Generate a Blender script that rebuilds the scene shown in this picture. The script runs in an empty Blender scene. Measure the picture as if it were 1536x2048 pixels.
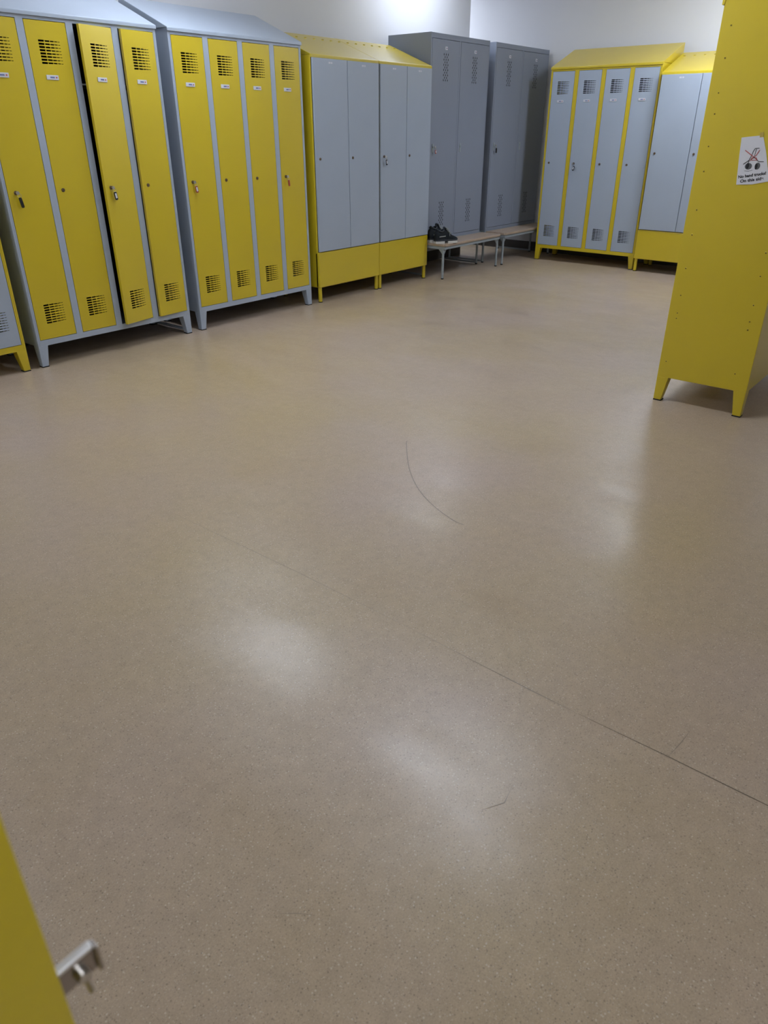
import bpy, bmesh, math, random
from mathutils import Vector, Matrix, Euler

random.seed(7)
SC = bpy.context.scene
C = SC.collection
R = math.radians

# ---------------------------------------------------------------- camera
CAM_H = 1.3664
PITCH, YAW, FPX = 0.4860, 0.6867, 1447.9
cam = bpy.data.cameras.new('camera')
cam.sensor_fit = 'VERTICAL'
cam.sensor_height = 36.0
cam.sensor_width = 27.0
cam.lens = FPX / 2048.0 * 36.0
cam.clip_start = 0.02
cam.dof.use_dof = True
cam.dof.focus_distance = 4.2
cam.dof.aperture_fstop = 9.0
camo = bpy.data.objects.new('camera', cam)
C.objects.link(camo)
camo.location = (0, 0, CAM_H)
fwd = Vector((math.cos(YAW) * math.cos(PITCH), math.sin(YAW) * math.cos(PITCH), -math.sin(PITCH)))
camo.rotation_euler = fwd.to_track_quat('-Z', 'Y').to_euler()
SC.camera = camo

# ---------------------------------------------------------------- world, exposure, lamps
world = bpy.data.worlds.new('world')
SC.world = world
world.use_nodes = True
world.node_tree.nodes['Background'].inputs[0].default_value = (0.6, 0.65, 0.75, 1)
world.node_tree.nodes['Background'].inputs[1].default_value = 0.02
SC.view_settings.view_transform = 'Standard'
SC.view_settings.look = 'None'
SC.view_settings.gamma = 1.0
SC.view_settings.use_curve_mapping = False
SC.view_settings.exposure = 0.0

CEIL = 2.80
LAMP_COLOR = (0.81, 0.885, 1.0)
LAMP_E = 32.0
LAMPS = [(6.80, 4.78, 90, 0.45), (3.30, 4.02, 0, 1), (3.15, 2.00, 0, 1), (7.45, 2.10, 0, 1.9), (-0.2, 4.05, 0, 1), (0.1, -0.8, 0, 0.75), (8.30, 6.80, 0, 1.3)]   # x, y, turn, output; last two: added unseen to light near door, far wall


# ---------------------------------------------------------------- mesh helpers
class MB:
    def __init__(s):
        s.v = []; s.f = []; s.sm = []

    def add(s, vs, fs, smooth=False):
        b = len(s.v)
        s.v += [tuple(v) for v in vs]
        s.f += [tuple(b + i for i in f) for f in fs]
        s.sm += [smooth] * len(fs)
        return s

    def box(s, x0, x1, y0, y1, z0, z1):
        vs = [(x0, y0, z0), (x1, y0, z0), (x1, y1, z0), (x0, y1, z0), (x0, y0, z1), (x1, y0, z1), (x1, y1, z1), (x0, y1, z1)]
        return s.add(vs, [(0, 3, 2, 1), (4, 5, 6, 7), (0, 1, 5, 4), (1, 2, 6, 5), (2, 3, 7, 6), (3, 0, 4, 7)])

    def frustum(s, b0, b1, z0, z1):
        (ax0, ax1, ay0, ay1), (bx0, bx1, by0, by1) = b0, b1
        vs = [(ax0, ay0, z0), (ax1, ay0, z0), (ax1, ay1, z0), (ax0, ay1, z0), (bx0, by0, z1), (bx1, by0, z1), (bx1, by1, z1), (bx0, by1, z1)]
        return s.add(vs, [(0, 3, 2, 1), (4, 5, 6, 7), (0, 1, 5, 4), (1, 2, 6, 5), (2, 3, 7, 6), (3, 0, 4, 7)])

    def prism_x(s, prof, x0, x1):
        """profile of (y, z), counter-clockwise seen from +x"""
        n = len(prof)
        vs = [(x0, y, z) for y, z in prof] + [(x1, y, z) for y, z in prof]
        fs = [tuple(reversed(range(n))), tuple(range(n, 2 * n))]
        fs += [(i, (i + 1) % n, n + (i + 1) % n, n + i) for i in range(n)]
        return s.add(vs, fs)

    def prism_z(s, prof, z0, z1):
        n = len(prof)
        vs = [(x, y, z0) for x, y in prof] + [(x, y, z1) for x, y in prof]
        fs = [tuple(reversed(range(n))), tuple(range(n, 2 * n))]
        fs += [(i, (i + 1) % n, n + (i + 1) % n, n + i) for i in range(n)]
        return s.add(vs, fs)

    def tube(s, p0, p1, r0, r1=None, n=14, cap=True):
        r1 = r0 if r1 is None else r1
        p0, p1 = Vector(p0), Vector(p1)
        d = (p1 - p0).normalized()
        a = d.orthogonal().normalized(); b = d.cross(a)
        vs = []
        for p, r in ((p0, r0), (p1, r1)):
            for i in range(n):
                t = 2 * math.pi * i / n
                vs.append(p + a * (r * math.cos(t)) + b * (r * math.sin(t)))
        s.add(vs, [(i, (i + 1) % n, n + (i + 1) % n, n + i) for i in range(n)], True)
        if cap:
            s.add(vs[:n], [tuple(reversed(range(n)))]); s.add(vs[n:], [tuple(range(n))])
        return s

    def ring(s, c, ax, R_, r, n=20, m=8):
        c, ax = Vector(c), Vector(ax).normalized()
        a = ax.orthogonal().normalized(); b = ax.cross(a)
        vs = []
        for i in range(n):
            t = 2 * math.pi * i / n
            o = a * math.cos(t) + b * math.sin(t)
            for j in range(m):
                u = 2 * math.pi * j / m
                vs.append(c + o * (R_ + r * math.cos(u)) + ax * (r * math.sin(u)))
        fs = [(i * m + j, ((i + 1) % n) * m + j, ((i + 1) % n) * m + (j + 1) % m, i * m + (j + 1) % m) for i in range(n) for j in range(m)]
        return s.add(vs, fs, True)

    def path(s, pts, r, n=6):
        for a, b in zip(pts[:-1], pts[1:]):
            s.tube(a, b, r, n=n)
        return s

    def mesh(s, name):
        me = bpy.data.meshes.new(name)
        me.from_pydata(s.v, [], s.f)
        me.polygons.foreach_set('use_smooth', s.sm)
        me.update()
        return me


def put(name, me, mat, parent=None, loc=(0, 0, 0), rot=(0, 0, 0), bevel=0.0, seg=2, label=None):
    if isinstance(me, MB):
        me = me.mesh(name)
    if mat is not None and not me.materials:
        me.materials.append(mat)
    o = bpy.data.objects.new(name, me)
    C.objects.link(o)
    o.parent = parent
    o.location = loc
    o.rotation_euler = rot
    if bevel:
        m = o.modifiers.new('bevel', 'BEVEL')
        m.width = bevel; m.segments = seg; m.limit_method = 'ANGLE'; m.angle_limit = R(40)
    if label:
        o['label'] = label
    return o


def thing(name, label, cat, loc=(0, 0, 0), rotz=0.0, group=None):
    o = bpy.data.objects.new(name, None)
    o.empty_display_size = 0.1
    C.objects.link(o)
    o.location = loc; o.rotation_euler = (0, 0, rotz)
    o['label'] = label; o['category'] = cat
    if group:
        o['group'] = group
    return o


def struct(name, mb, mat, label=None, **k):
    o = put(name, mb, mat, **k)
    o['kind'] = 'structure'
    if label:
        o['label'] = label
    return o


# ---------------------------------------------------------------- materials
def srgb(r, g, b):
    f = lambda c: (c / 255 / 12.92) if c / 255 <= 0.04045 else ((c / 255 + 0.055) / 1.055) ** 2.4
    return (f(r), f(g), f(b), 1)


def base_mat(name, col, rough=0.5, metal=0.0, spec=0.5, coat=0.0, coat_r=0.1):
    m = bpy.data.materials.new(name); m.use_nodes = True
    b = m.node_tree.nodes['Principled BSDF']
    b.inputs['Base Color'].default_value = col if len(col) == 4 else (*col, 1)
    b.inputs['Roughness'].default_value = rough
    b.inputs['Metallic'].default_value = metal
    b.inputs['Specular IOR Level'].default_value = spec
    b.inputs['Coat Weight'].default_value = coat
    b.inputs['Coat Roughness'].default_value = coat_r
    return m


def paint(name, col, rough=0.32, spec=0.5, var=0.05, orange=0.012):
    """powder-coated sheet steel: faint cloudiness and a fine orange-peel relief"""
    m = base_mat(name, col, rough, spec=spec)
    nt = m.node_tree; N = nt.nodes; L = nt.links
    b = N['Principled BSDF']
    tc = N.new('ShaderNodeTexCoord')
    n1 = N.new('ShaderNodeTexNoise'); n1.inputs['Scale'].default_value = 3.0; n1.inputs['Detail'].default_value = 4
    L.new(tc.outputs['Object'], n1.inputs['Vector'])
    mr = N.new('ShaderNodeMapRange'); mr.inputs['To Min'].default_value = 1 - var; mr.inputs['To Max'].default_value = 1 + var
    L.new(n1.outputs['Fac'], mr.inputs['Value'])
    mx = N.new('ShaderNodeMix'); mx.data_type = 'RGBA'; mx.blend_type = 'MULTIPLY'; mx.inputs['Factor'].default_value = 1
    mx.inputs['A'].default_value = col if len(col) == 4 else (*col, 1)
    L.new(mr.outputs['Result'], mx.inputs['B'])
    L.new(mx.outputs['Result'], b.inputs['Base Color'])
    n2 = N.new('ShaderNodeTexNoise'); n2.inputs['Scale'].default_value = 260; n2.inputs['Detail'].default_value = 2
    L.new(tc.outputs['Object'], n2.inputs['Vector'])
    bp = N.new('ShaderNodeBump'); bp.inputs['Strength'].default_value = orange * 4; bp.inputs['Distance'].default_value = 0.002
    L.new(n2.outputs['Fac'], bp.inputs['Height']); L.new(bp.outputs['Normal'], b.inputs['Normal'])
    return m


M = {}
M['yellow'] = paint('yellow_powder_coat', (0.60, 0.455, 0.018), rough=0.30)
M['yellow'].node_tree.nodes['Principled BSDF'].inputs['Coat Weight'].default_value = 0.42
M['yellow'].node_tree.nodes['Principled BSDF'].inputs['Coat Roughness'].default_value = 0.14
M['grey'] = paint('light_grey_powder_coat', (0.375, 0.43, 0.515), rough=0.30)
M['slate'] = paint('dark_grey_powder_coat', (0.24, 0.27, 0.34), rough=0.34)
M['bench_grey'] = paint('bench_grey_paint', (0.30, 0.34, 0.37), rough=0.35)
M['inside_shade'] = base_mat('locker_inside_shade', (0.035, 0.036, 0.038), 0.6)  # near black, paints in the shade inside closed lockers
M['rubber'] = base_mat('black_rubber', (0.012, 0.012, 0.012), 0.7)
M['chrome'] = base_mat('nickel_plated_steel', (0.62, 0.60, 0.56), 0.28, metal=1.0)
M['latch'] = base_mat('zinc_latch_steel', (0.42, 0.39, 0.37), 0.22, metal=1.0)
M['brass'] = base_mat('dull_lock_cylinder', (0.17, 0.12, 0.075), 0.45, metal=0.6)
M['dark'] = base_mat('dark_slot', (0.01, 0.01, 0.01), 0.8)
M['hole_yellow'] = base_mat('hole_in_yellow_steel', (0.05, 0.032, 0.003), 0.7)
M['white_plastic'] = base_mat('white_plastic', (0.62, 0.63, 0.68), 0.35)
M['print_blue'] = base_mat('blue_print', (0.13, 0.16, 0.34), 0.6)
M['print_red'] = base_mat('red_print', (0.45, 0.10, 0.10), 0.6)
M['print_black'] = base_mat('black_print', (0.012, 0.012, 0.015), 0.6)
M['print_grey'] = base_mat('grey_print', (0.10, 0.105, 0.11), 0.6)
M['paper'] = paint('white_paper', (0.66, 0.66, 0.70), rough=0.7, spec=0.2, var=0.06)
M['tape'] = base_mat('old_tape', (0.50, 0.37, 0.08), 0.25)
M['fob_black'] = base_mat('black_fob', (0.008, 0.008, 0.010), 0.4)
M['fob_red'] = base_mat('red_fob', (0.34, 0.05, 0.03), 0.4)
M['fob_grey'] = base_mat('grey_fob', (0.16, 0.18, 0.20), 0.4)
M['shoe'] = paint('black_mesh_fabric', (0.010, 0.013, 0.017), rough=0.75, spec=0.25, var=0.3, orange=0.1)
M['shoe_trim'] = base_mat('charcoal_overlay', (0.028, 0.034, 0.042), 0.5)
M['sole'] = base_mat('off_white_sole', (0.60, 0.59, 0.56), 0.6)
M['lace'] = base_mat('pale_lace', (0.34, 0.36, 0.34), 0.7)


def diffuser_mat(power):
    m = base_mat('lamp_diffuser', (0.8, 0.8, 0.8), 0.5)
    b = m.node_tree.nodes['Principled BSDF']
    b.inputs['Emission Color'].default_value = (*LAMP_COLOR, 1)
    b.inputs['Emission Strength'].default_value = LAMP_E * power
    return m



def wood():
    m = base_mat('beech_laminate', (0.40, 0.31, 0.24), 0.42)
    nt = m.node_tree; N = nt.nodes; L = nt.links; b = N['Principled BSDF']
    tc = N.new('ShaderNodeTexCoord'); mp = N.new('ShaderNodeMapping')
    mp.inputs['Scale'].default_value = (2.5, 60, 60)
    L.new(tc.outputs['Object'], mp.inputs['Vector'])
    n = N.new('ShaderNodeTexNoise'); n.inputs['Scale'].default_value = 1.4; n.inputs['Detail'].default_value = 6
    L.new(mp.outputs['Vector'], n.inputs['Vector'])
    cr = N.new('ShaderNodeValToRGB')
    cr.color_ramp.elements[0].position = 0.35; cr.color_ramp.elements[0].color = (0.36, 0.27, 0.20, 1)
    cr.color_ramp.elements[1].position = 0.7; cr.color_ramp.elements[1].color = (0.48, 0.38, 0.30, 1)
    L.new(n.outputs['Fac'], cr.inputs['Fac']); L.new(cr.outputs['Color'], b.inputs['Base Color'])
    return m


M['wood'] = wood()


def floor_mat():
    m = base_mat('speckled_vinyl', (0.42, 0.34, 0.25), 0.3)
    nt = m.node_tree; N = nt.nodes; L = nt.links; b = N['Principled BSDF']
    tc = N.new('ShaderNodeTexCoord')

    def noise(scale, det=3, vec=None, rough=0.5):
        n = N.new('ShaderNodeTexNoise'); n.inputs['Scale'].default_value = scale
        n.inputs['Detail'].default_value = det; n.inputs['Roughness'].default_value = rough
        L.new(vec or tc.outputs['Object'], n.inputs['Vector']); return n

    def ramp(fac, p0, c0, p1, c1):
        r = N.new('ShaderNodeValToRGB')
        r.color_ramp.elements[0].position = p0; r.color_ramp.elements[0].color = c0
        r.color_ramp.elements[1].position = p1; r.color_ramp.elements[1].color = c1
        L.new(fac, r.inputs['Fac']); return r

    def mix(f, a, bb, kind='MIX'):
        x = N.new('ShaderNodeMix'); x.data_type = 'RGBA'; x.blend_type = kind
        for s, v in (('Factor', f), ('A', a), ('B', bb)):
            if isinstance(v, (int, float)): x.inputs[s].default_value = v
            elif isinstance(v, tuple): x.inputs[s].default_value = v
            else: L.new(v, x.inputs[s])
        return x.outputs['Result']

    # broad ochre / pinkish clouding of the sheet
    big = ramp(noise(0.9, 3).outputs['Fac'], 0.36, (0.455, 0.350, 0.225, 1), 0.66, (0.455, 0.352, 0.275, 1))
    mid = ramp(noise(22, 4, rough=0.7).outputs['Fac'], 0.3, (0.93, 0.93, 0.93, 1), 0.7, (1.06, 1.06, 1.06, 1))
    col = mix(1.0, big.outputs['Color'], mid.outputs['Color'], 'MULTIPLY')
    fine = ramp(noise(240, 3, rough=0.8).outputs['Fac'], 0.3, (0.86, 0.86, 0.86, 1), 0.7, (1.12, 1.12, 1.12, 1))
    col = mix(1.0, col, fine.outputs['Color'], 'MULTIPLY')
    # chips
    for sc, seed, colr, dens, size in ((150, 0.0, (0.66, 0.60, 0.50, 1), 0.07, 0.28), (160, 5.3, (0.17, 0.13, 0.10, 1), 0.07, 0.26), (260, 9.1, (0.56, 0.49, 0.40, 1), 0.12, 0.30), (260, 2.2, (0.22, 0.17, 0.13, 1), 0.12, 0.28)):
        mp = N.new('ShaderNodeMapping'); mp.inputs['Location'].default_value = (seed, seed * 1.7, 0)
        L.new(tc.outputs['Object'], mp.inputs['Vector'])
        v = N.new('ShaderNodeTexVoronoi'); v.inputs['Scale'].default_value = sc; v.voronoi_dimensions = '2D'
        L.new(mp.outputs['Vector'], v.inputs['Vector'])
        sep = N.new('ShaderNodeSeparateColor'); L.new(v.outputs['Color'], sep.inputs['Color'])
        lt = N.new('ShaderNodeMath'); lt.operation = 'LESS_THAN'; lt.inputs[1].default_value = dens
        L.new(sep.outputs['Red'], lt.inputs[0])
        ds = N.new('ShaderNodeMath'); ds.operation = 'LESS_THAN'; ds.inputs[1].default_value = size
        L.new(v.outputs['Distance'], ds.inputs[0])
        an = N.new('ShaderNodeMath'); an.operation = 'MULTIPLY'
        L.new(lt.outputs[0], an.inputs[0]); L.new(ds.outputs[0], an.inputs[1])
        am = N.new('ShaderNodeMath'); am.operation = 'MULTIPLY'; am.inputs[1].default_value = 0.55
        L.new(an.outputs[0], am.inputs[0])
        col = mix(am.outputs[0], col, colr)
    L.new(col, b.inputs['Base Color'])
    # worn wax: gloss changes from patch to patch, with stretched rub marks
    mp = N.new('ShaderNodeMapping'); mp.inputs['Rotation'].default_value = (0, 0, R(20)); mp.inputs['Scale'].default_value = (5, 2.4, 1)
    L.new(tc.outputs['Object'], mp.inputs['Vector'])
    rub = noise(1.0, 3, mp.outputs['Vector'], 0.5)
    rr = N.new('ShaderNodeMapRange'); rr.inputs['From Min'].default_value = 0.35; rr.inputs['From Max'].default_value = 0.62
    rr.inputs['To Min'].default_value = 0.285; rr.inputs['To Max'].default_value = 0.42
    L.new(rub.outputs['Fac'], rr.inputs['Value']); L.new(rr.outputs['Result'], b.inputs['Roughness'])
    b.inputs['Specular IOR Level'].default_value = 0.5
    b.inputs['Coat Weight'].default_value = 0.15; b.inputs['Coat Roughness'].default_value = 0.20
    bp = N.new('ShaderNodeBump'); bp.inputs['Strength'].default_value = 0.05; bp.inputs['Distance'].default_value = 0.002
    L.new(noise(60, 4, rough=0.7).outputs['Fac'], bp.inputs['Height']); L.new(bp.outputs['Normal'], b.inputs['Normal'])
    return m


M['floor'] = floor_mat()
M['seam'] = base_mat('dirty_weld_seam', (0.13, 0.10, 0.07), 0.6)
M['seam_pale'] = base_mat('pale_weld_seam', (0.46, 0.38, 0.27), 0.35)
M['scuff'] = base_mat('grey_scuff', (0.24, 0.20, 0.165), 0.45)
M['wall'] = paint('white_wall_paint', (0.66, 0.66, 0.68), rough=0.75, spec=0.2, var=0.02, orange=0.05)
M['ceiling'] = paint('white_ceiling_paint', (0.72, 0.72, 0.72), rough=0.85, spec=0.1, var=0.02, orange=0.05)

# ---------------------------------------------------------------- room shell
WL, WB, WR, WF = 5.25, 8.72, -1.6, -1.5        # inner faces: left, back, right, front
WC, WA = 7.875, 8.3                            # where the left wall ends, and the far side of the alcove behind it
T = 0.12
floor = struct('floor', MB().box(WF - T, WB + T, WR - T, WA + T, -0.1, 0.0), M['floor'], 'beige speckled vinyl floor with a worn sheen')
struct('ceiling', MB().box(WF - T, WB + T, WR - T, WA + T, CEIL, CEIL + 0.1), M['ceiling'], 'plain white ceiling')
struct('wall_left', MB().box(WF, WC, WL, WL + T, 0, CEIL), M['wall'], 'plain white wall behind the long row of lockers')
struct('wall_back', MB().box(WB, WB + T, WR - T, WA + T, 0, CEIL), M['wall'], 'plain white wall at the far end of the room')
struct('wall_alcove', MB().box(WC - T, WC, WL + T, WA + T, 0, CEIL), M['wall'], 'white side of the alcove past the corner')
struct('wall_alcove_end', MB().box(WC, WB, WA, WA + T, 0, CEIL), M['wall'], 'white end of the alcove past the corner')
struct('wall_right', MB().box(WF, WB, WR - T, WR, 0, CEIL), M['wall'], 'plain white wall on the right')
struct('wall_front', MB().box(WF - T, WF, WR - T, WL + T, 0, CEIL), M['wall'], 'plain white wall behind the camera')

M['foot_shade'] = base_mat('wall_foot_shade', (0.05, 0.045, 0.04), 0.45)  # dark strips added at the wall foot to deepen shade under the lockers
struct('shade_strip_left', MB().box(WF, WC, WL - 0.012, WL, 0, 0.11), M['foot_shade'], 'added dark strip painting in shade along the foot of the left wall', bevel=0.004)
struct('shade_strip_back', MB().box(WB - 0.012, WB, WR, WA, 0, 0.11), M['foot_shade'], 'added dark strip painting in shade along the foot of the far wall', bevel=0.004)

# seam of the vinyl sheet and scuffs, laid into the floor
def strip(pts, w, z=0.0006):
    mb = MB(); pts = [Vector((*p, z)) for p in pts]
    L_, R_ = [], []
    for i, p in enumerate(pts):
        d = (pts[min(i + 1, len(pts) - 1)] - pts[max(i - 1, 0)]).normalized()
        n = Vector((-d.y, d.x, 0)) * (w / 2 * (1 if 0 < i < len(pts) - 1 else 0.3))
        L_.append(p + n); R_.append(p - n)
    n = len(pts)
    mb.add(L_ + R_, [(n + i, n + i + 1, i + 1, i) for i in range(n - 1)])
    return mb


def curve_pts(pts, k=6):
    out = []
    P = [Vector(p) for p in pts]
    for i in range(len(P) - 1):
        p0, p1, p2, p3 = P[max(i - 1, 0)], P[i], P[i + 1], P[min(i + 2, len(P) - 1)]
        for j in range(k):
            t = j / k
            out.append(0.5 * ((2 * p1) + (p2 - p0) * t + (2 * p0 - 5 * p1 + 4 * p2 - p3) * t * t + (3 * p1 - p0 - 3 * p2 + p3) * t ** 3))
    out.append(P[-1])
    return [tuple(p) for p in out]


put('sheet_seam', strip([(1.446, WR + 0.01), (1.445, 0.05), (1.446, 0.28), (1.442, 0.52)], 0.0024), M['seam'], floor, label='dark dirty seam in the vinyl')
put('sheet_seam', strip([(1.442, 0.53), (1.443, 0.66), (1.454, 1.07)], 0.0022), M['scuff'], floor)
for a, b_ in ((0.62, 0.66), (0.70, 0.72), (0.80, 0.84), (1.52, 1.62), (1.70, 1.74)):  # short paler dashes along the seam
    put('seam_dash', strip([(1.4485, a), (1.4495, b_)], 0.003, 0.0009), M['seam_pale'], floor)
put('sheet_seam', strip([(1.455, 1.08), (1.461, 1.6), (1.454, 2.3)], 0.0016), M['scuff'], floor)
put('scuff_mark', strip(curve_pts([(2.66, 2.03), (2.614, 2.001), (2.41, 1.828), (2.267, 1.672), (2.175, 1.525), (2.12, 1.387), (2.115, 1.329)]), 0.0032), M['scuff'], floor, label='curved dark scuff line')
put('scuff_mark', strip([(1.454, 0.279), (1.51, 0.272), (1.56, 0.268)], 0.0018), M['scuff'], floor)
put('scuff_mark', strip([(0.559, 0.724), (0.58, 0.70), (0.598, 0.673)], 0.0012), M['scuff'], floor)
put('scuff_mark', strip([(1.02, 0.55), (1.07, 0.52), (1.12, 0.53)], 0.0016), M['scuff'], floor)

# ---------------------------------------------------------------- ceiling lamps
for i, (lx, ly, lturn, lpow) in enumerate(LAMPS):
    where = ['above the dark grey lockers', 'above the yellow-door lockers', 'above the open middle of the floor', 'above the far row of lockers',
             'beyond the near end of the locker row', 'above the open near locker, added unseen to brighten the near door', 'in the alcove past the far wall corner, added unseen to brighten the far wall'][i]
    t = thing('ceiling_lamp', 'long white strip lamp on the ceiling ' + where, 'lamp', (lx, ly, CEIL), R(lturn), 'ceiling strip lamps')
    a_, l_, w_ = 0.11, 0.54, 0.014
    put('lamp_housing', MB().box(-a_, a_, -l_, l_, -0.022, 0), M['white_plastic'], t, bevel=0.004)
    put('diffuser', MB().box(-a_ + w_, a_ - w_, -l_ + w_, l_ - w_, -0.085, -0.022), diffuser_mat(lpow), t, bevel=0.012, seg=3, label='glowing opal diffuser')

# ---------------------------------------------------------------- locker pieces
DCACHE = {}


def vent_cells():
    """columns of the punched vent, shrinking from left to right: (offset, width, height)"""
    return [(0.0, 0.034, 0.0098), (0.039, 0.028, 0.0078), (0.071, 0.022, 0.006), (0.097, 0.017, 0.0044), (0.118, 0.012, 0.003)]


def vent_door_mesh(w, z0, z1, vents, depth=0.018):
    """sheet-steel door, hinge at x=0, leaf runs to x=-w, outside at y=0; the vent slots are real openings"""
    mb = MB()
    cells = vent_cells()
    xs0 = 0.066                                   # first slot from the lock-side edge
    strips_ = []                                  # (x0, x1, height or None)
    x = 0.0
    for off, cw, ch in cells:
        a = xs0 + off
        strips_.append((x, a, None)); strips_.append((a, a + cw, ch)); x = a + cw
    strips_.append((x, w, None))
    for a, b, ch in strips_:
        X0, X1 = -w + a, -w + b
        if ch is None:
            cuts = [(z0, z1)]
        else:
            holes = sorted((vz + k * 0.0155 - ch / 2, vz + k * 0.0155 + ch / 2) for vz in vents for k in range(8))
            cuts = []; z = z0
            for h0, h1 in holes:
                cuts.append((z, h0)); z = h1
                # punched edges folded in, so the slots have depth
                mb.add([(X0, 0, h0), (X1, 0, h0), (X1, .003, h0), (X0, .003, h0)], [(0, 1, 2, 3)])
                mb.add([(X0, 0, h1), (X1, 0, h1), (X1, .003, h1), (X0, .003, h1)], [(3, 2, 1, 0)])
            cuts.append((z, z1))
        for c0, c1 in cuts:
            mb.add([(X0, 0, c0), (X1, 0, c0), (X1, 0, c1), (X0, 0, c1)], [(0, 1, 2, 3)])
    e = 0.0012
    mb.box(-w, -w + e, 0.0002, depth, z0, z1); mb.box(-e, 0, 0.0002, depth, z0, z1)
    mb.box(-w + e, -e, 0.0002, depth, z0, z0 + e); mb.box(-w + e, -e, 0.0002, depth, z1 - e, z1)
    # inner stiffening sheet between the two vents
    mb.box(-w + e, -e, depth - 0.002, depth, z0 + 0.26, z1 - 0.32)
    mb.box(-w + e, -w + 0.03, depth - 0.002, depth, z0 + e, z0 + 0.26); mb.box(-0.03, -e, depth - 0.002, depth, z0 + e, z0 + 0.26)
    mb.box(-w + e, -w + 0.03, depth - 0.002, depth, z1 - 0.32, z1 - e); mb.box(-0.03, -e, depth - 0.002, depth, z1 - 0.32, z1 - e)
    return mb


def lock_mesh():
    mb = MB()
    mb.tube((0, 0, 0), (0, -0.004, 0), 0.0115, 0.0105, 16)
    mb.tube((0, -0.004, 0), (0, -0.0065, 0), 0.0075, 0.007, 16)
    return mb


def add_lock(door, x, y, z):
    if 'lock' not in DCACHE:
        DCACHE['lock'] = lock_mesh().mesh('lock'); DCACHE['lock'].materials.append(M['brass'])
        DCACHE['keyhole'] = MB().box(-0.0009, 0.0009, -0.0071, -0.006, -0.0045, 0.0045).mesh('keyhole'); DCACHE['keyhole'].materials.append(M['dark'])
    put('lock', DCACHE['lock'], None, door, (x, y, z), label='small round cylinder lock')
    put('keyhole', DCACHE['keyhole'], None, door, (x, y, z))


def add_plate(door, x, y, z, shift=0.0, w=0.074, h=0.024):
    key = ('plate', w, h)
    if key not in DCACHE:
        me = MB().box(0, w, -0.004, 0, -h / 2, h / 2).mesh('name_plate'); me.materials.append(M['white_plastic'])
        DCACHE[key] = me
        for nm, a, b_, mt in (('b', 0.30, 0.66, 'print_blue'), ('r', 0.76, 0.88, 'print_red')):
            me = MB().box(w * a, w * b_, -0.0046, -0.004, -h * 0.16, h * 0.16).mesh('plate_print'); me.materials.append(M[mt])
            DCACHE[key + (nm,)] = me
    put('name_plate', DCACHE[key], None, door, (x + shift, y, z), bevel=0.001, label='white name plate')
    put('plate_print', DCACHE[key + ('b',)], None, door, (x + shift, y, z))
    put('plate_print', DCACHE[key + ('r',)], None, door, (x + shift, y, z))


def tapered_leg(root, cx, cy, sx, sy, h, mat, top=0.064, bot=0.042):
    """sx, sy: which way the inner sides lie (+1 / -1) from the outer corner cx, cy"""
    key = ('leg', sx, sy, h, mat.name, top, bot)
    if key not in DCACHE:
        rng = lambda s, a: (0, a) if s > 0 else (-a, 0)
        f = 0.006
        me = MB().frustum(rng(sx, bot) + rng(sy, bot), rng(sx, top) + rng(sy, top), f, h + 0.002).mesh('leg')
        me.materials.append(mat); DCACHE[key] = me
        b2 = bot + 0.002
        a0, a1 = rng(sx, b2); b0, b1 = rng(sy, b2)
        me = MB().box(a0, a1, b0, b1, 0, f).mesh('rubber_foot'); me.materials.append(M['rubber']); DCACHE[key + ('f',)] = me
    l = put('leg', DCACHE[key], None, root, (cx, cy, 0), bevel=0.003)
    put('rubber_foot', DCACHE[key + ('f',)], None, l)
    return l


def sloped_roof(root, W, D, zt, rh, mat, over=0.004):
    prof = [(-0.010, zt - 0.020), (0.002, zt - 0.020), (0.004, zt - 0.001), (D, zt - 0.001), (D, zt + rh), (-0.006, zt + 0.003), (-0.010, zt)]
    mb = MB().prism_x(prof, -over, W + over)
    return put('sloped_roof', mb, mat, root, bevel=0.0025)


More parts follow.
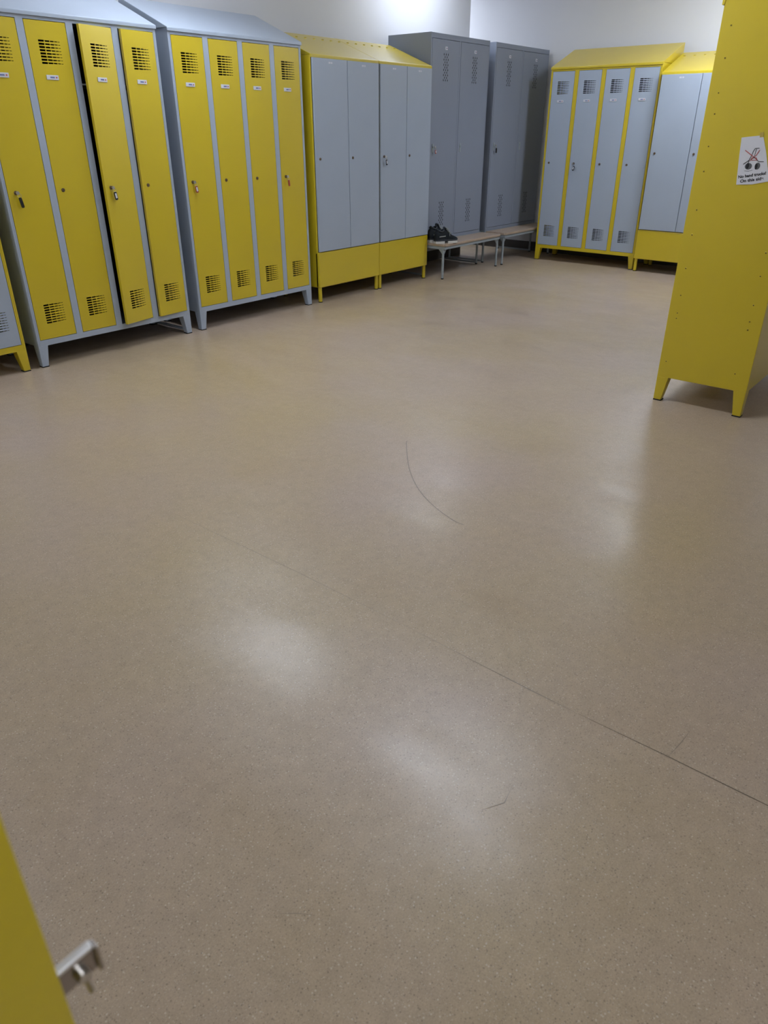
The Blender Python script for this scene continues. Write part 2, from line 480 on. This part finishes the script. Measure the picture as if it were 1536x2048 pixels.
def wall_locker(name, label, loc, rotz, W=1.188, D=0.49, zt=1.95, zl=0.135, fm='grey', dm='yellow', n=4, opened={}, rh=0.205, group=None,
                plates=True, keys=None, brace=False, shelf_light=None, doors=None):
    """tall tapered-leg locker: frame, n vented doors, sloped roof"""
    t = thing(name, label, 'locker', loc, rotz, group)
    F, DM = M[fm], M[dm]
    sp, mp, tr, br, g = 0.020, 0.044, 0.036, 0.036, 0.003
    dw = (W - 2 * sp - (n - 1) * mp) / n
    for x0 in (0, W - 0.012):
        put('side_panel', MB().box(x0, x0 + 0.012, 0.0, D, zl, zt - 0.001), F, t, bevel=0.002)
    put('back_panel', MB().box(0.012, W - 0.012, D - 0.006, D, zl, zt - 0.001), F, t)
    put('bottom_panel', MB().box(0.012, W - 0.012, 0.03, D - 0.006, zl + 0.006, zl + 0.012), F, t)
    put('shade_liner', MB().box(0.013, W - 0.013, D - 0.0095, D - 0.0065, zl + 0.012, zt - 0.004), M['inside_shade'], t)  # added dark sheet, paints the shade seen through the vents
    put('bottom_rail', MB().box(0.0122, W - 0.0122, 0.0005, 0.028, zl, zl + br), F, t)
    put('top_rail', MB().box(0.0122, W - 0.0122, 0.0005, 0.028, zt - tr, zt - 0.002), F, t)
    for i in range(n + 1):
        if i == 0: a, b = 0.0122, sp
        elif i == n: a, b = W - sp, W - 0.0122
        else:
            a = sp + i * dw + (i - 1) * mp; b = a + mp
        put('front_post', MB().box(a, b, 0.0005, 0.028, zl + br, zt - tr), F, t)
        if 0 < i < n:
            put('partition', MB().box((a + b) / 2 - 0.002, (a + b) / 2 + 0.002, 0.028, D - 0.010, zl + 0.012, zt - 0.004), M['inside_shade'], t)
    z0, z1 = zl + br + g, zt - tr - g
    key = ('door', round(dw, 4), round(z0, 3), round(z1, 3), dm)
    if key not in DCACHE:
        me = vent_door_mesh(dw - 2 * g, z0, z1, (zt - 0.244, zl + 0.138)).mesh('door'); me.materials.append(DM); DCACHE[key] = me
    for i in range(n):
        if doors is not None and i not in doors:
            continue
        xl = sp + i * (dw + mp)
        ang = opened.get(i, 0)
        d = put('door', DCACHE[key], None, t, (xl + dw - g, 0.0005 - (0.002 if ang else 0), 0), (0, 0, R(ang)))
        add_lock(d, -dw + 2 * g + 0.047, 0, zl + 0.902)
        if plates:
            add_plate(d, -dw + 2 * g + 0.078, 0, zt - 0.315, random.uniform(-0.004, 0.004))
        put('shelf', MB().box(xl - mp / 2 + 0.004, xl + dw + mp / 2 - 0.004, 0.035, D - 0.010, zt - 0.345, zt - 0.337), M['grey'] if shelf_light == i else M['inside_shade'], t)
    sloped_roof(t, W, D, zt, rh, F)
    for cx, cy, sx, sy in ((0, 0, 1, 1), (W, 0, -1, 1), (0, D, 1, -1), (W, D, -1, -1)):
        tapered_leg(t, cx, cy, sx, sy, zl, F)
    if brace:
        put('leg_brace', MB().box(W - 0.030, W - 0.006, 0.035, D - 0.03, 0.018, 0.032), F, t)
    t['dw'] = dw
    return t


def overlay_cabinet(name, label, loc, rotz, W, D=0.49, zt=1.881, zb=0.129, zd=0.427, rh=0.19, holes=8, group=None, fm='yellow', dm='grey'):
    """yellow cabinet on round feet: deep yellow base panel, two plain overlay doors, sloped roof with a row of vent holes"""
    t = thing(name, label, 'locker', loc, rotz, group)
    F, DM = M[fm], M[dm]
    for x0 in (0, W - 0.014):
        put('side_panel', MB().box(x0, x0 + 0.014, 0.002, D, zb, zt - 0.001), F, t, bevel=0.006, seg=3)
    put('back_panel', MB().box(0.014, W - 0.014, D - 0.006, D, zb, zt - 0.001), F, t)
    put('carcass_front', MB().box(0.014, W - 0.014, 0.006, 0.03, zd, zt - 0.02), M['inside_shade'], t)
    put('base_panel', MB().box(0.0, W, -0.012, 0.03, zb, zd - 0.003), F, t, bevel=0.008, seg=3)
    dwid = (W - 0.020 - 0.005) / 2
    key = ('odoor', round(dwid, 4), zd, zt)
    if key not in DCACHE:
        me = MB().box(-dwid, 0, -0.018, 0.0, zd + 0.002, zt - 0.020).mesh('door'); me.materials.append(DM); DCACHE[key] = me
    for i in range(2):
        xr = 0.010 + dwid + i * (dwid + 0.005)
        d = put('door', DCACHE[key], None, t, (xr, -0.001, 0), bevel=0.003)
        add_lock(d, -dwid + 0.045, -0.018, 1.152)
        for ii, (a, b_) in enumerate(((0.0, 0.022), (0.028, 0.044))):
            put('number_label', MB().box(a, b_, -0.0006, 0, -0.006, 0.006), M['white_plastic'], d, (-dwid / 2 - 0.02, -0.018, zt - 0.048))
    sloped_roof(t, W, D, zt, rh, F, 0.0)
    # vent holes: punched louvre mouths near the upper edge of the roof
    sl = math.atan2(rh, D)
    if 'rhole' not in DCACHE:
        mb = MB(); n = 12
        ring = [(0.015 * math.cos(2 * math.pi * k / n), 0.009 * math.sin(2 * math.pi * k / n)) for k in range(n)]
        mb.add([(x, y, 0.0) for x, y in ring] + [(x * 0.8, y * 0.8, 0.004) for x, y in ring], [(k, (k + 1) % n, n + (k + 1) % n, n + k) for k in range(n)], True)
        me = mb.mesh('vent_rim'); me.materials.append(F); DCACHE['rhole'] = me
        me = MB().add([(x * 0.8, y * 0.8, 0.0022) for x, y in ring], [tuple(range(n))]).mesh('vent_hole'); me.materials.append(M['hole_yellow']); DCACHE['rhole2'] = me
    for k in range(holes):
        x = W * (k + 0.5) / holes; y = D * 0.80
        z = zt + 0.003 + (rh - 0.003) * (y + 0.006) / (D + 0.006)
        o = put('vent_rim', DCACHE['rhole'], None, t, (x, y, z), (sl, 0, 0))
        put('vent_hole', DCACHE['rhole2'], None, o)
    if 'rfoot' not in DCACHE:
        me = MB().tube((0, 0, 0.008), (0, 0, zb + 0.004), 0.017, n=18).mesh('round_leg'); me.materials.append(F); DCACHE['rfoot'] = me
        me = MB().tube((0, 0, 0), (0, 0, 0.008), 0.0185, n=18).mesh('rubber_foot'); me.materials.append(M['rubber']); DCACHE['rfoot2'] = me
    for x, y in ((0.024, 0.012), (W - 0.024, 0.012), (0.024, D - 0.03), (W - 0.024, D - 0.03)):
        l = put('round_leg', DCACHE['rfoot'], None, t, (x, y, 0))
        put('rubber_foot', DCACHE['rfoot2'], None, l)
    return t


def perforation(h, rows, cols=5, r=0.0085):
    mb = MB()
    for k in range(rows):
        for c in range(cols):
            if (k + c) % 2: continue
            x = (c - (cols - 1) / 2) * 0.017; z = -h / 2 + h * k / (rows - 1)
            mb.add([(x + r * 0.8, -0.0004, z), (x, -0.0004, z + r * 1.5), (x - r * 0.8, -0.0004, z), (x, -0.0004, z - r * 1.5)], [(0, 1, 2, 3)])
    return mb


def steel_locker(name, label, loc, rotz, W, D, H, group=None, seam=0.5):
    """flat-topped dark grey two-door locker that stands on a bench frame; z runs from its own base"""
    t = thing(name, label, 'locker', loc, rotz, group)
    F = M['slate']
    for x0 in (0, W - 0.016):
        put('side_panel', MB().box(x0, x0 + 0.016, 0.0, D, 0, H), F, t, bevel=0.002)
    put('back_panel', MB().box(0.016, W - 0.016, D - 0.006, D, 0, H), F, t)
    put('top_panel', MB().box(0.016, W - 0.016, 0.0, D - 0.006, H - 0.012, H - 0.002), F, t)
    put('bottom_panel', MB().box(0.016, W - 0.016, 0.0, D - 0.006, 0.0, 0.014), F, t)
    put('top_rail', MB().box(0.016, W - 0.016, 0.0, 0.02, H - 0.044, H - 0.012), F, t)
    put('bottom_rail', MB().box(0.016, W - 0.016, 0.0, 0.02, 0.014, 0.030), F, t)
    xm = W * seam
    put('middle_post', MB().box(xm - 0.012, xm + 0.012, 0.0, 0.02, 0.030, H - 0.044), F, t, bevel=0.001)
    put('partition', MB().box(xm - 0.003, xm + 0.003, 0.02, D - 0.006, 0.014, H - 0.012), M['inside_shade'], t)
    for i, (a, b) in enumerate(((0.019, xm - 0.015), (xm + 0.015, W - 0.019))):
        w = b - a
        d = put('door', MB().box(0, w, -0.002, 0.016, 0.033, H - 0.047), F, t, (a, 0, 0), bevel=0.003)
        put('vent_perforation', perforation(0.21, 11), M['dark'], d, (w * 0.5, -0.002, H - 0.27))
        put('vent_perforation', perforation(0.21, 11), M['dark'], d, (w * 0.5, -0.002, 0.25))
        add_plate(d, w * 0.5 - 0.018, -0.002, H - 0.115, 0, 0.036, 0.026)
        lk = MB().box(-0.012, 0.012, -0.005, 0, -0.04, 0.04)
        lk.tube((0, -0.005, 0.012), (0, -0.011, 0.012), 0.009, n=12)
        put('turn_lock', lk, M['bench_grey'], d, (0.045, -0.002, 0.855), bevel=0.001)
    return t


def bench(name, label, loc, W, Dseat, Dmid, D, zseat, ztop, group=None):
    """steel underframe: seat of laminated wood in front, rail deck behind that carries a locker"""
    t = thing(name, label, 'bench', loc, 0, group)
    G = M['bench_grey']; rt = 0.03
    # seat slab with round front corners
    r = 0.03; pts = []
    for cx, cy, a0 in ((W - r, r, -90), (W - 0.004, Dseat - 0.004, 0), (0.004, Dseat - 0.004, 90), (r, r, 180)):
        rr = r if cy == r else 0.004
        for k in range(7):
            a = R(a0 + 90 * k / 6); pts.append((cx + rr * math.cos(a), cy + rr * math.sin(a)))
    put('seat_board', MB().prism_z(pts, zseat - 0.024, zseat), M['wood'], t, bevel=0.005, seg=3, label='worn beech-coloured seat board')
    z1 = zseat - 0.0245; z0 = z1 - rt
    put('front_rail', MB().box(0.03, W - 0.03, 0.012, 0.034, z0, z1), G, t, bevel=0.003)
    put('middle_rail', MB().box(0.03, W - 0.03, Dmid - 0.012, Dmid + 0.012, z0, z1), G, t, bevel=0.003)
    for x in (0.012, W - 0.034):
        put('side_rail', MB().box(x, x + 0.022, 0.012, Dmid + 0.012, z0, z1), G, t, bevel=0.003)
    # deck under the locker
    y0 = Dseat + 0.012
    dk = MB().box(0.0, W, y0, y0 + 0.03, z0, ztop).box(0, W, D - 0.03, D, z0, ztop).box(0, 0.03, y0 + 0.03, D - 0.03, z0, ztop).box(W - 0.03, W, y0 + 0.03, D - 0.03, z0, ztop)
    put('deck_frame', dk, G, t)
    for y, nm in ((0.036, 'front'), (Dmid, 'mid'), (D - 0.02, 'rear')):
        for s, x in ((1, 0.023), (-1, W - 0.023)):
            mb = MB()
            mb.tube((x, y, 0.012), (x, y, z0 + 0.004), 0.0115, 0.0125, 14)
            if nm == 'front':                     # flared gusset where leg meets frame
                g = 0.055
                mb.prism_x([(y, z0 - g), (y + g, z0 + 0.001), (y - 0.012, z0 + 0.001), (y - 0.011, z0 - g * 0.8)], x - 0.004, x + 0.004)
                vs = [(x - 0.012 * s, y - 0.005, z0 - g), (x + 0.008 * s, y - 0.005, z0 - g), (x + g * s, y - 0.005, z0 + 0.001), (x - 0.012 * s, y - 0.005, z0 + 0.001)]
                vs2 = [(a, b + 0.01, c) for a, b, c in vs]
                q = [(0, 1, 2, 3), (7, 6, 5, 4), (0, 4, 5, 1), (1, 5, 6, 2), (2, 6, 7, 3), (3, 7, 4, 0)]
                if s < 0: q = [tuple(reversed(f)) for f in q]
                mb.add(vs + vs2, q)
            l = put('leg', mb, G, t)
            put('rubber_foot', MB().tube((x, y, 0), (x, y, 0.012), 0.0135, n=14), M['rubber'], l)
            if nm == 'mid':
                put('floor_rail', MB().box(x - 0.009, x + 0.009, Dmid + 0.01, D - 0.032, 0.012, 0.028), G, t)
    return t


# ---------------------------------------------------------------- the lockers of the left row
FY = 4.6155
L1 = wall_locker('wall_locker', 'grey-framed locker with yellow doors, two of them ajar on dark gaps', (2.146, FY, 0), 0,
                 W=1.186, opened={2: 12.0, 3: 5.5}, brace=True, shelf_light=2, group='grey-framed lockers with yellow doors')
L2 = wall_locker('wall_locker', 'grey-framed locker with four closed yellow doors', (3.424, FY, 0), 0, W=1.205,
                 group='grey-framed lockers with yellow doors')
L0 = wall_locker('wall_locker', 'yellow-framed grey-door locker cut off by the left picture edge', (2.066 - 1.188, FY, 0), 0, fm='yellow', dm='grey')
C1 = overlay_cabinet('base_panel_locker', 'yellow locker with plain grey doors next to the closed yellow-door locker', (4.722, 4.612, 0), 0, 0.823,
                     group='yellow lockers with plain grey doors')
C2 = overlay_cabinet('base_panel_locker', 'yellow locker with plain grey doors next to the shoe bench', (5.549, 4.612, 0), 0, 0.762, holes=7,
                     group='yellow lockers with plain grey doors')

# grey lockers on benches
GY, GZ, GH = 4.67, 0.347, 1.812
BZ = 0.345
G1 = steel_locker('steel_locker', 'dark grey two-door locker standing behind the pair of shoes', (6.382, GY, GZ), 0, 1.006, 0.51, GH,
                  'dark grey two-door lockers', 0.475)
G2 = steel_locker('steel_locker', 'dark grey two-door locker in the far corner, half in shadow', (7.509, GY, GZ), 0, 1.135, 0.51, GH,
                  'dark grey two-door lockers', 0.49)
B1 = bench('shoe_bench', 'low wooden bench with the pair of shoes on it', (6.335, 4.400, 0), 1.085, 0.258, 0.295, 0.78, BZ, GZ,
           'low benches under the dark grey lockers')
B2 = bench('shoe_bench', 'low empty wooden bench in the far corner', (7.505, 4.400, 0), 1.145, 0.258, 0.295, 0.78, BZ, GZ,
           'low benches under the dark grey lockers')

# ---------------------------------------------------------------- the far row and the end cabinet on the right
L6 = wall_locker('wall_locker', 'yellow-framed locker with four vented grey doors on the far wall', (8.14, 4.3535, 0), R(-90), W=1.205, fm='yellow', dm='grey', rh=0.195)
C3 = overlay_cabinet('base_panel_locker', 'yellow locker with plain grey doors half hidden by the yellow end panel', (8.095, 3.128, 0), R(-90), 0.80,
                     zt=1.858, rh=0.195, group='yellow lockers with plain grey doors')
RX, RY = 4.0455, 1.325
RW, RD = 1.188, 0.475
LR = wall_locker('wall_locker', 'yellow locker showing its plain end panel with the taped paper notice', (RX + RW, RY, 0), R(180), W=RW, D=RD, zt=1.885, zl=0.138,
                 fm='yellow', dm='grey', rh=0.20)
# screw holes along both edges of the end panel
rm = MB().tube((0, 0, 0), (0.0012, 0, 0), 0.0055, 0.0040, 12).mesh('screw'); rm.materials.append(M['yellow'])
rd = MB().tube((0.0010, 0, 0), (0.0016, 0, 0), 0.0031, 0.0029, 8).mesh('screw_recess'); rd.materials.append(M['hole_yellow'])
for yy, zs in ((1.278, (1.785, 1.659, 1.519, 1.432, 1.294, 1.184, 1.008, 0.89, 0.725, 0.588, 0.495, 0.467, 0.229)),
               (0.912, (1.66, 1.52, 1.295, 1.01, 0.835, 0.725, 0.584, 0.502, 0.46, 0.228))):
    for z in zs:
        o = put('screw', rm, None, LR, (RW, RY - (yy + (0.012 if z < 0.3 else 0)), z))
        put('screw_recess', rd, None, o)

# the open locker at the photographer's left hand
L8 = wall_locker('wall_locker', 'yellow locker whose opened door juts into the lower left corner', (-0.193, 0.262 - 1.168 + 0.003, 0), R(90), fm='yellow', dm='yellow',
                 opened={3: 90.0}, D=0.49)
d8 = [o for o in L8.children if o.name.split('.')[0] == 'door'][3]
dw8 = 0.2545 - 0.006
# cam latch sticking out past the free edge of the opened door
lt = MB()
yl = 0.009
lt.box(-dw8 - 0.0195, -dw8 + 0.010, yl, yl + 0.0022, -0.010, 0.010)
lt.box(-dw8 - 0.0212, -dw8 - 0.0190, yl - 0.001, yl + 0.0050, -0.010, 0.009)
M['lip_highlight'] = base_mat('lip_highlight_steel', (0.92, 0.92, 0.94), 0.42, metal=0.85)  # paler steel that paints the light caught by the latch top
put('latch_lip', MB().box(-dw8 - 0.0188, -dw8 + 0.010, yl + 0.0001, yl + 0.0046, 0.0092, 0.0118), M['lip_highlight'], d8, (0, 0, 0.9985), bevel=0.0006, label='upper lip of the latch with its highlight painted in')
put('cam_latch', lt, M['latch'], d8, (0, 0, 0.9985), bevel=0.0006, label='bright steel cam latch')
nt_ = MB().tube((-dw8 - 0.011, yl + 0.002, -0.004), (-dw8 - 0.011, yl + 0.006, -0.004), 0.0035, n=8)
nt_.tube((-dw8 - 0.0115, yl + 0.004, -0.004), (-dw8 - 0.0125, yl + 0.0055, -0.017), 0.0016, n=8)
put('latch_pin', nt_, M['chrome'], d8, (0, 0, 0.9985))


# ---------------------------------------------------------------- keys left in the locks
def key_thing(label, p, face, fob, fob_label=False, tilt=12, size=(0.020, 0.046), key_only=False):
    """p: lock position in the world; face: rotation about z so that local -y points out of the door"""
    t = thing('locker_key', label, 'key', p, face, None)
    put('key_bow', MB().tube((0, -0.021, 0), (0, -0.023, 0), 0.0105, n=14).box(-0.0045, 0.0045, -0.022, -0.006, -0.001, 0.001), M['chrome'], t)
    put('split_ring', MB().ring((0.006, -0.022, -0.014), (0.25, 1, 0.1), 0.0105, 0.0011, 18, 6), M['chrome'], t)
    w, h = size
    n = 5; pts = []
    for cx, cz, a0 in ((w / 2 - w * .42, h / 2 - w * .42, 0), (-w / 2 + w * .42, h / 2 - w * .42, 90), (-w / 2 + w * .42, -h / 2 + w * .42, 180), (w / 2 - w * .42, -h / 2 + w * .42, 270)):
        for k in range(n):
            a = R(a0 + 90 * k / (n - 1)); pts.append((cx + w * .42 * math.cos(a), cz + w * .42 * math.sin(a)))
    N_ = len(pts)
    vs = [(x, -0.003, z) for x, z in pts] + [(x, 0.003, z) for x, z in pts]
    mb = MB().add(vs, [tuple(range(N_)), tuple(reversed(range(N_, 2 * N_)))] + [(i, N_ + i, N_ + (i + 1) % N_, (i + 1) % N_) for i in range(N_)])
    f = put('fob', mb, M[fob], t, (0.012, -0.020, -0.024 - h / 2), (0, R(-tilt), 0), bevel=0.001)
    if fob_label:
        put('paper_insert', MB().box(-w * 0.30, w * 0.30, -0.0036, -0.003, -h * 0.26, h * 0.32), M['white_plastic'], f)
    return t


def lock_pos(L, i, W, n=4, dz=0.902, zl=0.135, sp=0.020, mp=0.044):
    dw = (W - 2 * sp - (n - 1) * mp) / n
    return sp + i * (dw + mp) + 0.050, zl + dz


x, z = lock_pos(L1, 0, 1.186); key_thing('key with a long black fob in the leftmost yellow door', (2.146 + x, FY - 0.001, z), 0, 'fob_black', tilt=9, size=(0.018, 0.058))
k3x = 2.146 + 0.020 + 2 * (0.2535 + 0.044) + 0.2535 - 0.003
a3 = R(12.0)
key_thing('key with a black-rimmed white tag in the widest-ajar yellow door', (k3x - 0.2005 * math.cos(a3), FY - 0.2005 * math.sin(a3) - 0.002, z), a3, 'fob_black', True, 8, (0.023, 0.050))
x, z = lock_pos(L2, 0, 1.205); key_thing('key with a red and white tag in a closed yellow door', (3.424 + x, FY - 0.001, z), 0, 'fob_red', True, 8, (0.022, 0.046))
x, z = lock_pos(L2, 3, 1.205); key_thing('key with a plain red fob in the yellow door next to the yellow cabinet', (3.424 + x, FY - 0.001, z), 0, 'fob_red', False, 6, (0.015, 0.046))
key_thing('key with a dark ring tag in a plain light grey door', (5.549 + 0.010 + 0.045, 4.612 - 0.020, 1.152), 0, 'fob_black', True, 6, (0.020, 0.046))
key_thing('key with a small red and white tag in a dark grey door', (6.382 + 0.019 + 0.045, GY - 0.012, GZ + 0.867), 0, 'fob_red', True, 4, (0.022, 0.034))
key_thing('key with a black fob in a dark grey corner door', (7.509 + 0.019 + 0.045, GY - 0.012, GZ + 0.867), 0, 'fob_black', False, 4, (0.020, 0.050))
x, z = lock_pos(L6, 1, 1.205); key_thing('key with a black fob in a grey door of the far yellow-framed locker', (8.139, 4.3535 - x, z), R(-90), 'fob_black', True, -10, (0.022, 0.046))

# ---------------------------------------------------------------- the notice on the end panel
# local frame: u to the right of the sheet (world -Y), v up, w out of the panel (world -X)
NT = thing('paper_notice', 'white paper notice with a crossed-out hand truck taped to the yellow end panel', 'notice', (RX - 0.0008, 1.05, 1.23), 0)


def sheet(poly, w0, w1):
    n = len(poly)
    # map (u, v, w) -> local (x=-w, y=-u, z=v)
    vs = [(-w0, -u, v) for u, v in poly] + [(-w1, -u, v) for u, v in poly]
    fs = [tuple(range(n)), tuple(reversed(range(n, 2 * n)))] + [(i, n + i, n + (i + 1) % n, (i + 1) % n) for i in range(n)]
    return MB().add(vs, [tuple(reversed(f)) for f in fs])


paper = [(-0.064, -0.099), (0.007, -0.095), (0.080, -0.079), (0.063, -0.029), (0.040, 0.040), (0.012, 0.108), (0.004, 0.112), (-0.040, 0.108), (-0.083, 0.103), (-0.077, 0.026)]
put('paper_sheet', sheet(paper, 0.0002, 0.0012), M['paper'], NT)
put('tape_strip', sheet([(-0.003, 0.104), (0.013, 0.106), (0.010, 0.127), (-0.006, 0.124)], 0.0013, 0.0016), M['tape'], NT)


def stroke(pts, wd, mat, name='drawing', w=0.0014):
    mb = MB()
    for (a, b) in zip(pts[:-1], pts[1:]):
        A, B_ = Vector(a), Vector(b); d = (B_ - A).normalized(); n = Vector((-d.y, d.x)) * wd / 2
        q = [A - n, B_ - n, B_ + n, A + n]
        s2 = sheet([tuple(p) for p in q], w, w + 0.0002)
        mb.add(s2.v, s2.f)
    put(name, mb, M[mat], NT)


def blob(c, ru, rv, mat, name, w=0.0014, n=18):
    put(name, sheet([(c[0] + ru * math.cos(2 * math.pi * k / n), c[1] + rv * math.sin(2 * math.pi * k / n)) for k in range(n)], w, w + 0.0002), M[mat], NT)


blob((-0.026, -0.018), 0.016, 0.014, 'print_grey', 'wheel_drawing')
blob((-0.030, -0.016), 0.007, 0.013, 'print_black', 'wheel_drawing', 0.0017)
blob((0.014, -0.016), 0.012, 0.015, 'print_grey', 'wheel_drawing')
blob((0.009, -0.018), 0.006, 0.013, 'print_black', 'wheel_drawing', 0.0017)
stroke([(-0.021, 0.029), (-0.018, 0.045), (-0.012, 0.058), (0.007, 0.059)], 0.0026, 'print_black', 'truck_drawing', 0.0018)
stroke([(-0.008, 0.026), (-0.007, 0.045), (-0.006, 0.056)], 0.0022, 'print_black', 'truck_drawing', 0.0018)
stroke([(-0.021, 0.029), (-0.025, 0.018), (-0.029, 0.007), (-0.051, -0.010)], 0.0030, 'print_black', 'truck_drawing', 0.0018)
stroke([(-0.028, 0.007), (-0.031, -0.010)], 0.003, 'print_black', 'truck_drawing', 0.0018)
stroke([(-0.016, 0.008), (0.007, 0.009), (0.015, 0.003), (0.038, 0.003)], 0.0024, 'print_black', 'truck_drawing', 0.0018)
stroke([(-0.020, 0.019), (0.003, 0.019), (0.005, 0.009), (-0.018, 0.008), (-0.020, 0.019)], 0.0020, 'print_red', 'cross_drawing', 0.0022)
stroke([(-0.055, 0.050), (-0.023, 0.030), (0.008, 0.010)], 0.0036, 'print_red', 'cross_drawing', 0.0022)
stroke([(0.009, 0.052), (-0.001, 0.030), (-0.025, 0.006)], 0.0032, 'print_red', 'cross_drawing', 0.0022)
stroke([(-0.040, -0.038), (-0.021, -0.039), (-0.004, -0.034)], 0.0016, 'print_grey', 'ground_drawing')


def text_part(txt, u, v, size, ang, width):
    cu = bpy.data.curves.new('notice_text', 'FONT'); cu.body = txt; cu.size = size; cu.align_x = 'LEFT'
    cu.offset = size * 0.035
    ob = bpy.data.objects.new('notice_text', cu)
    C.objects.link(ob)
    bpy.context.view_layer.update()
    me = bpy.data.meshes.new_from_object(ob.evaluated_get(bpy.context.evaluated_depsgraph_get()))
    bpy.data.objects.remove(ob)
    xs = [v_.co.x for v_ in me.vertices]; k = width / (max(xs) - min(xs)); x0 = min(xs)
    ca, sa = math.cos(ang), math.sin(ang)
    for v_ in me.vertices:
        a, b = (v_.co.x - x0) * k, v_.co.y
        uu, vv = u + a * ca - b * sa, v + a * sa + b * ca
        v_.co = (-0.0018, -uu, vv)
    me.materials.clear(); me.materials.append(M['print_black'])
    put('notice_text', me, None, NT)


text_part('No hand trucks!', -0.0600, -0.0715, 0.0180, R(10.0), 0.122)
text_part('On this side', -0.0480, -0.0900, 0.0185, R(9.5), 0.104)


# ---------------------------------------------------------------- the pair of shoes on the bench
def shoe_meshes():
    # stations along the foot, heel (0) to toe (L)
    L_ = 0.285
    st = [(0.000, 0.020, 0.055), (0.012, 0.031, 0.088), (0.035, 0.036, 0.098), (0.070, 0.037, 0.094), (0.100, 0.036, 0.098), (0.125, 0.036, 0.102), (0.150, 0.038, 0.092),
          (0.180, 0.042, 0.075), (0.210, 0.045, 0.060), (0.240, 0.044, 0.051), (0.262, 0.038, 0.044), (0.278, 0.026, 0.037), (0.285, 0.012, 0.030)]
    up = MB(); n = 14; rings = []
    for x, hw, ht in st:
        ring_ = []
        for k in range(n + 1):
            a = math.pi * k / n
            c, s = math.cos(a), math.sin(a)
            ring_.append((x, hw * (abs(c) ** 0.72) * (1 if c >= 0 else -1) * (1.0 if s < 0.5 else 0.94), 0.026 + (ht - 0.026) * (s ** 0.62)))
        rings.append(ring_)
    vs = [p for r_ in rings for p in r_]; m = n + 1
    fs = []
    for i in range(len(st) - 1):
        for k in range(n):
            if 2 <= i <= 3 and 5 <= k <= 8:      # ankle opening
                continue
            fs.append((i * m + k, (i + 1) * m + k, (i + 1) * m + k + 1, i * m + k + 1))
    up.add(vs, fs, True)
    up.add(rings[0], [tuple(reversed(range(m)))], True); up.add(rings[-1], [tuple(range(m))], True)
    # sole: outline extruded, heel block and forefoot with an arch between
    def outline(x0, x1, k=1.06):
        xs = [x0 + (x1 - x0) * j / 14 for j in range(15)]
        def hw(x):
            for (xa, wa, _), (xb, wb, _) in zip(st[:-1], st[1:]):
                if xa <= x <= xb: return wa + (wb - wa) * (x - xa) / (xb - xa)
            return st[-1][1]
        return [(x, -hw(x) * k) for x in xs] + [(x, hw(x) * k) for x in reversed(xs)]
    mid = MB().prism_z(outline(0.0, 0.285), 0.017, 0.030)
    heel = MB().prism_z(outline(0.004, 0.108), 0.0, 0.0175); fore = MB().prism_z(outline(0.150, 0.276), 0.0, 0.0175)
    tongue = MB()
    tv = []
    for x, z, w in ((0.118, 0.125, 0.022), (0.130, 0.118, 0.024), (0.155, 0.100, 0.022), (0.185, 0.080, 0.018)):
        tv += [(x, -w, z - 0.004), (x, 0, z), (x, w, z - 0.004), (x - 0.006, w, z - 0.012), (x - 0.006, 0, z - 0.008), (x - 0.006, -w, z - 0.012)]
    tf = []
    for i in range(3):
        for k in range(6):
            tf.append((i * 6 + k, i * 6 + (k + 1) % 6, (i + 1) * 6 + (k + 1) % 6, (i + 1) * 6 + k))
    tongue.add(tv, tf + [(0, 1, 2, 3, 4, 5)][::-1], True)
    laces = []
    for j, x in enumerate((0.132, 0.147, 0.162, 0.177, 0.191)):
        z = {0: 0.1165, 1: 0.106, 2: 0.097, 3: 0.0875, 4: 0.079}[j]
        laces.append(MB().path([(x, -0.028, z - 0.014), (x + 0.002, -0.014, z), (x + 0.004, 0.014, z), (x + 0.002, 0.028, z - 0.014)], 0.0022))
    laces.append(MB().path([(0.134, 0.004, 0.117), (0.150, 0.030, 0.112), (0.170, 0.045, 0.080), (0.176, 0.047, 0.058)], 0.0022))
    laces.append(MB().path([(0.134, -0.004, 0.117), (0.146, -0.032, 0.112), (0.160, -0.046, 0.082), (0.162, -0.047, 0.055)], 0.0022))
    collar = MB().path([(0.036, 0.024, 0.097), (0.030, 0.0, 0.106), (0.036, -0.024, 0.097), (0.070, -0.030, 0.089), (0.100, -0.026, 0.097), (0.118, 0, 0.108), (0.100, 0.026, 0.097), (0.070, 0.030, 0.089), (0.036, 0.024, 0.097)], 0.006, 8)
    stripe = MB()
    for s in (1, -1):
        stripe.path([(0.040, s * 0.0375, 0.052), (0.085, s * 0.039, 0.054), (0.115, s * 0.0385, 0.056)], 0.0035)
    return dict(upper=(up, 'shoe'), midsole=(mid, 'shoe_trim'), heel_block=(heel, 'sole'), forefoot_sole=(fore, 'sole'), tongue=(tongue, 'shoe_trim'), collar=(collar, 'shoe_trim'), side_stripe=(stripe, 'lace')), laces


def shoe(label, loc, rotz):
    t = thing('sneaker', label, 'shoe', loc, rotz, 'pair of shoes on the bench')
    parts, laces = shoe_meshes()
    for nm, (mb, mt) in parts.items():
        put(nm, mb, M[mt], t)
    for l in laces:
        put('lace', l, M['lace'], t)
    return t


for lb, lc, rz, sc in (('black sneaker with pale sole nearest the front edge of the bench', (6.318, 4.520, BZ), -24, (0.93, 1.0, 1.25)),
                       ('black sneaker standing behind its mate against the dark grey locker', (6.350, 4.618, BZ), -10, (0.93, 1.0, 1.42))):
    shoe(lb, lc, R(rz)).scale = sc
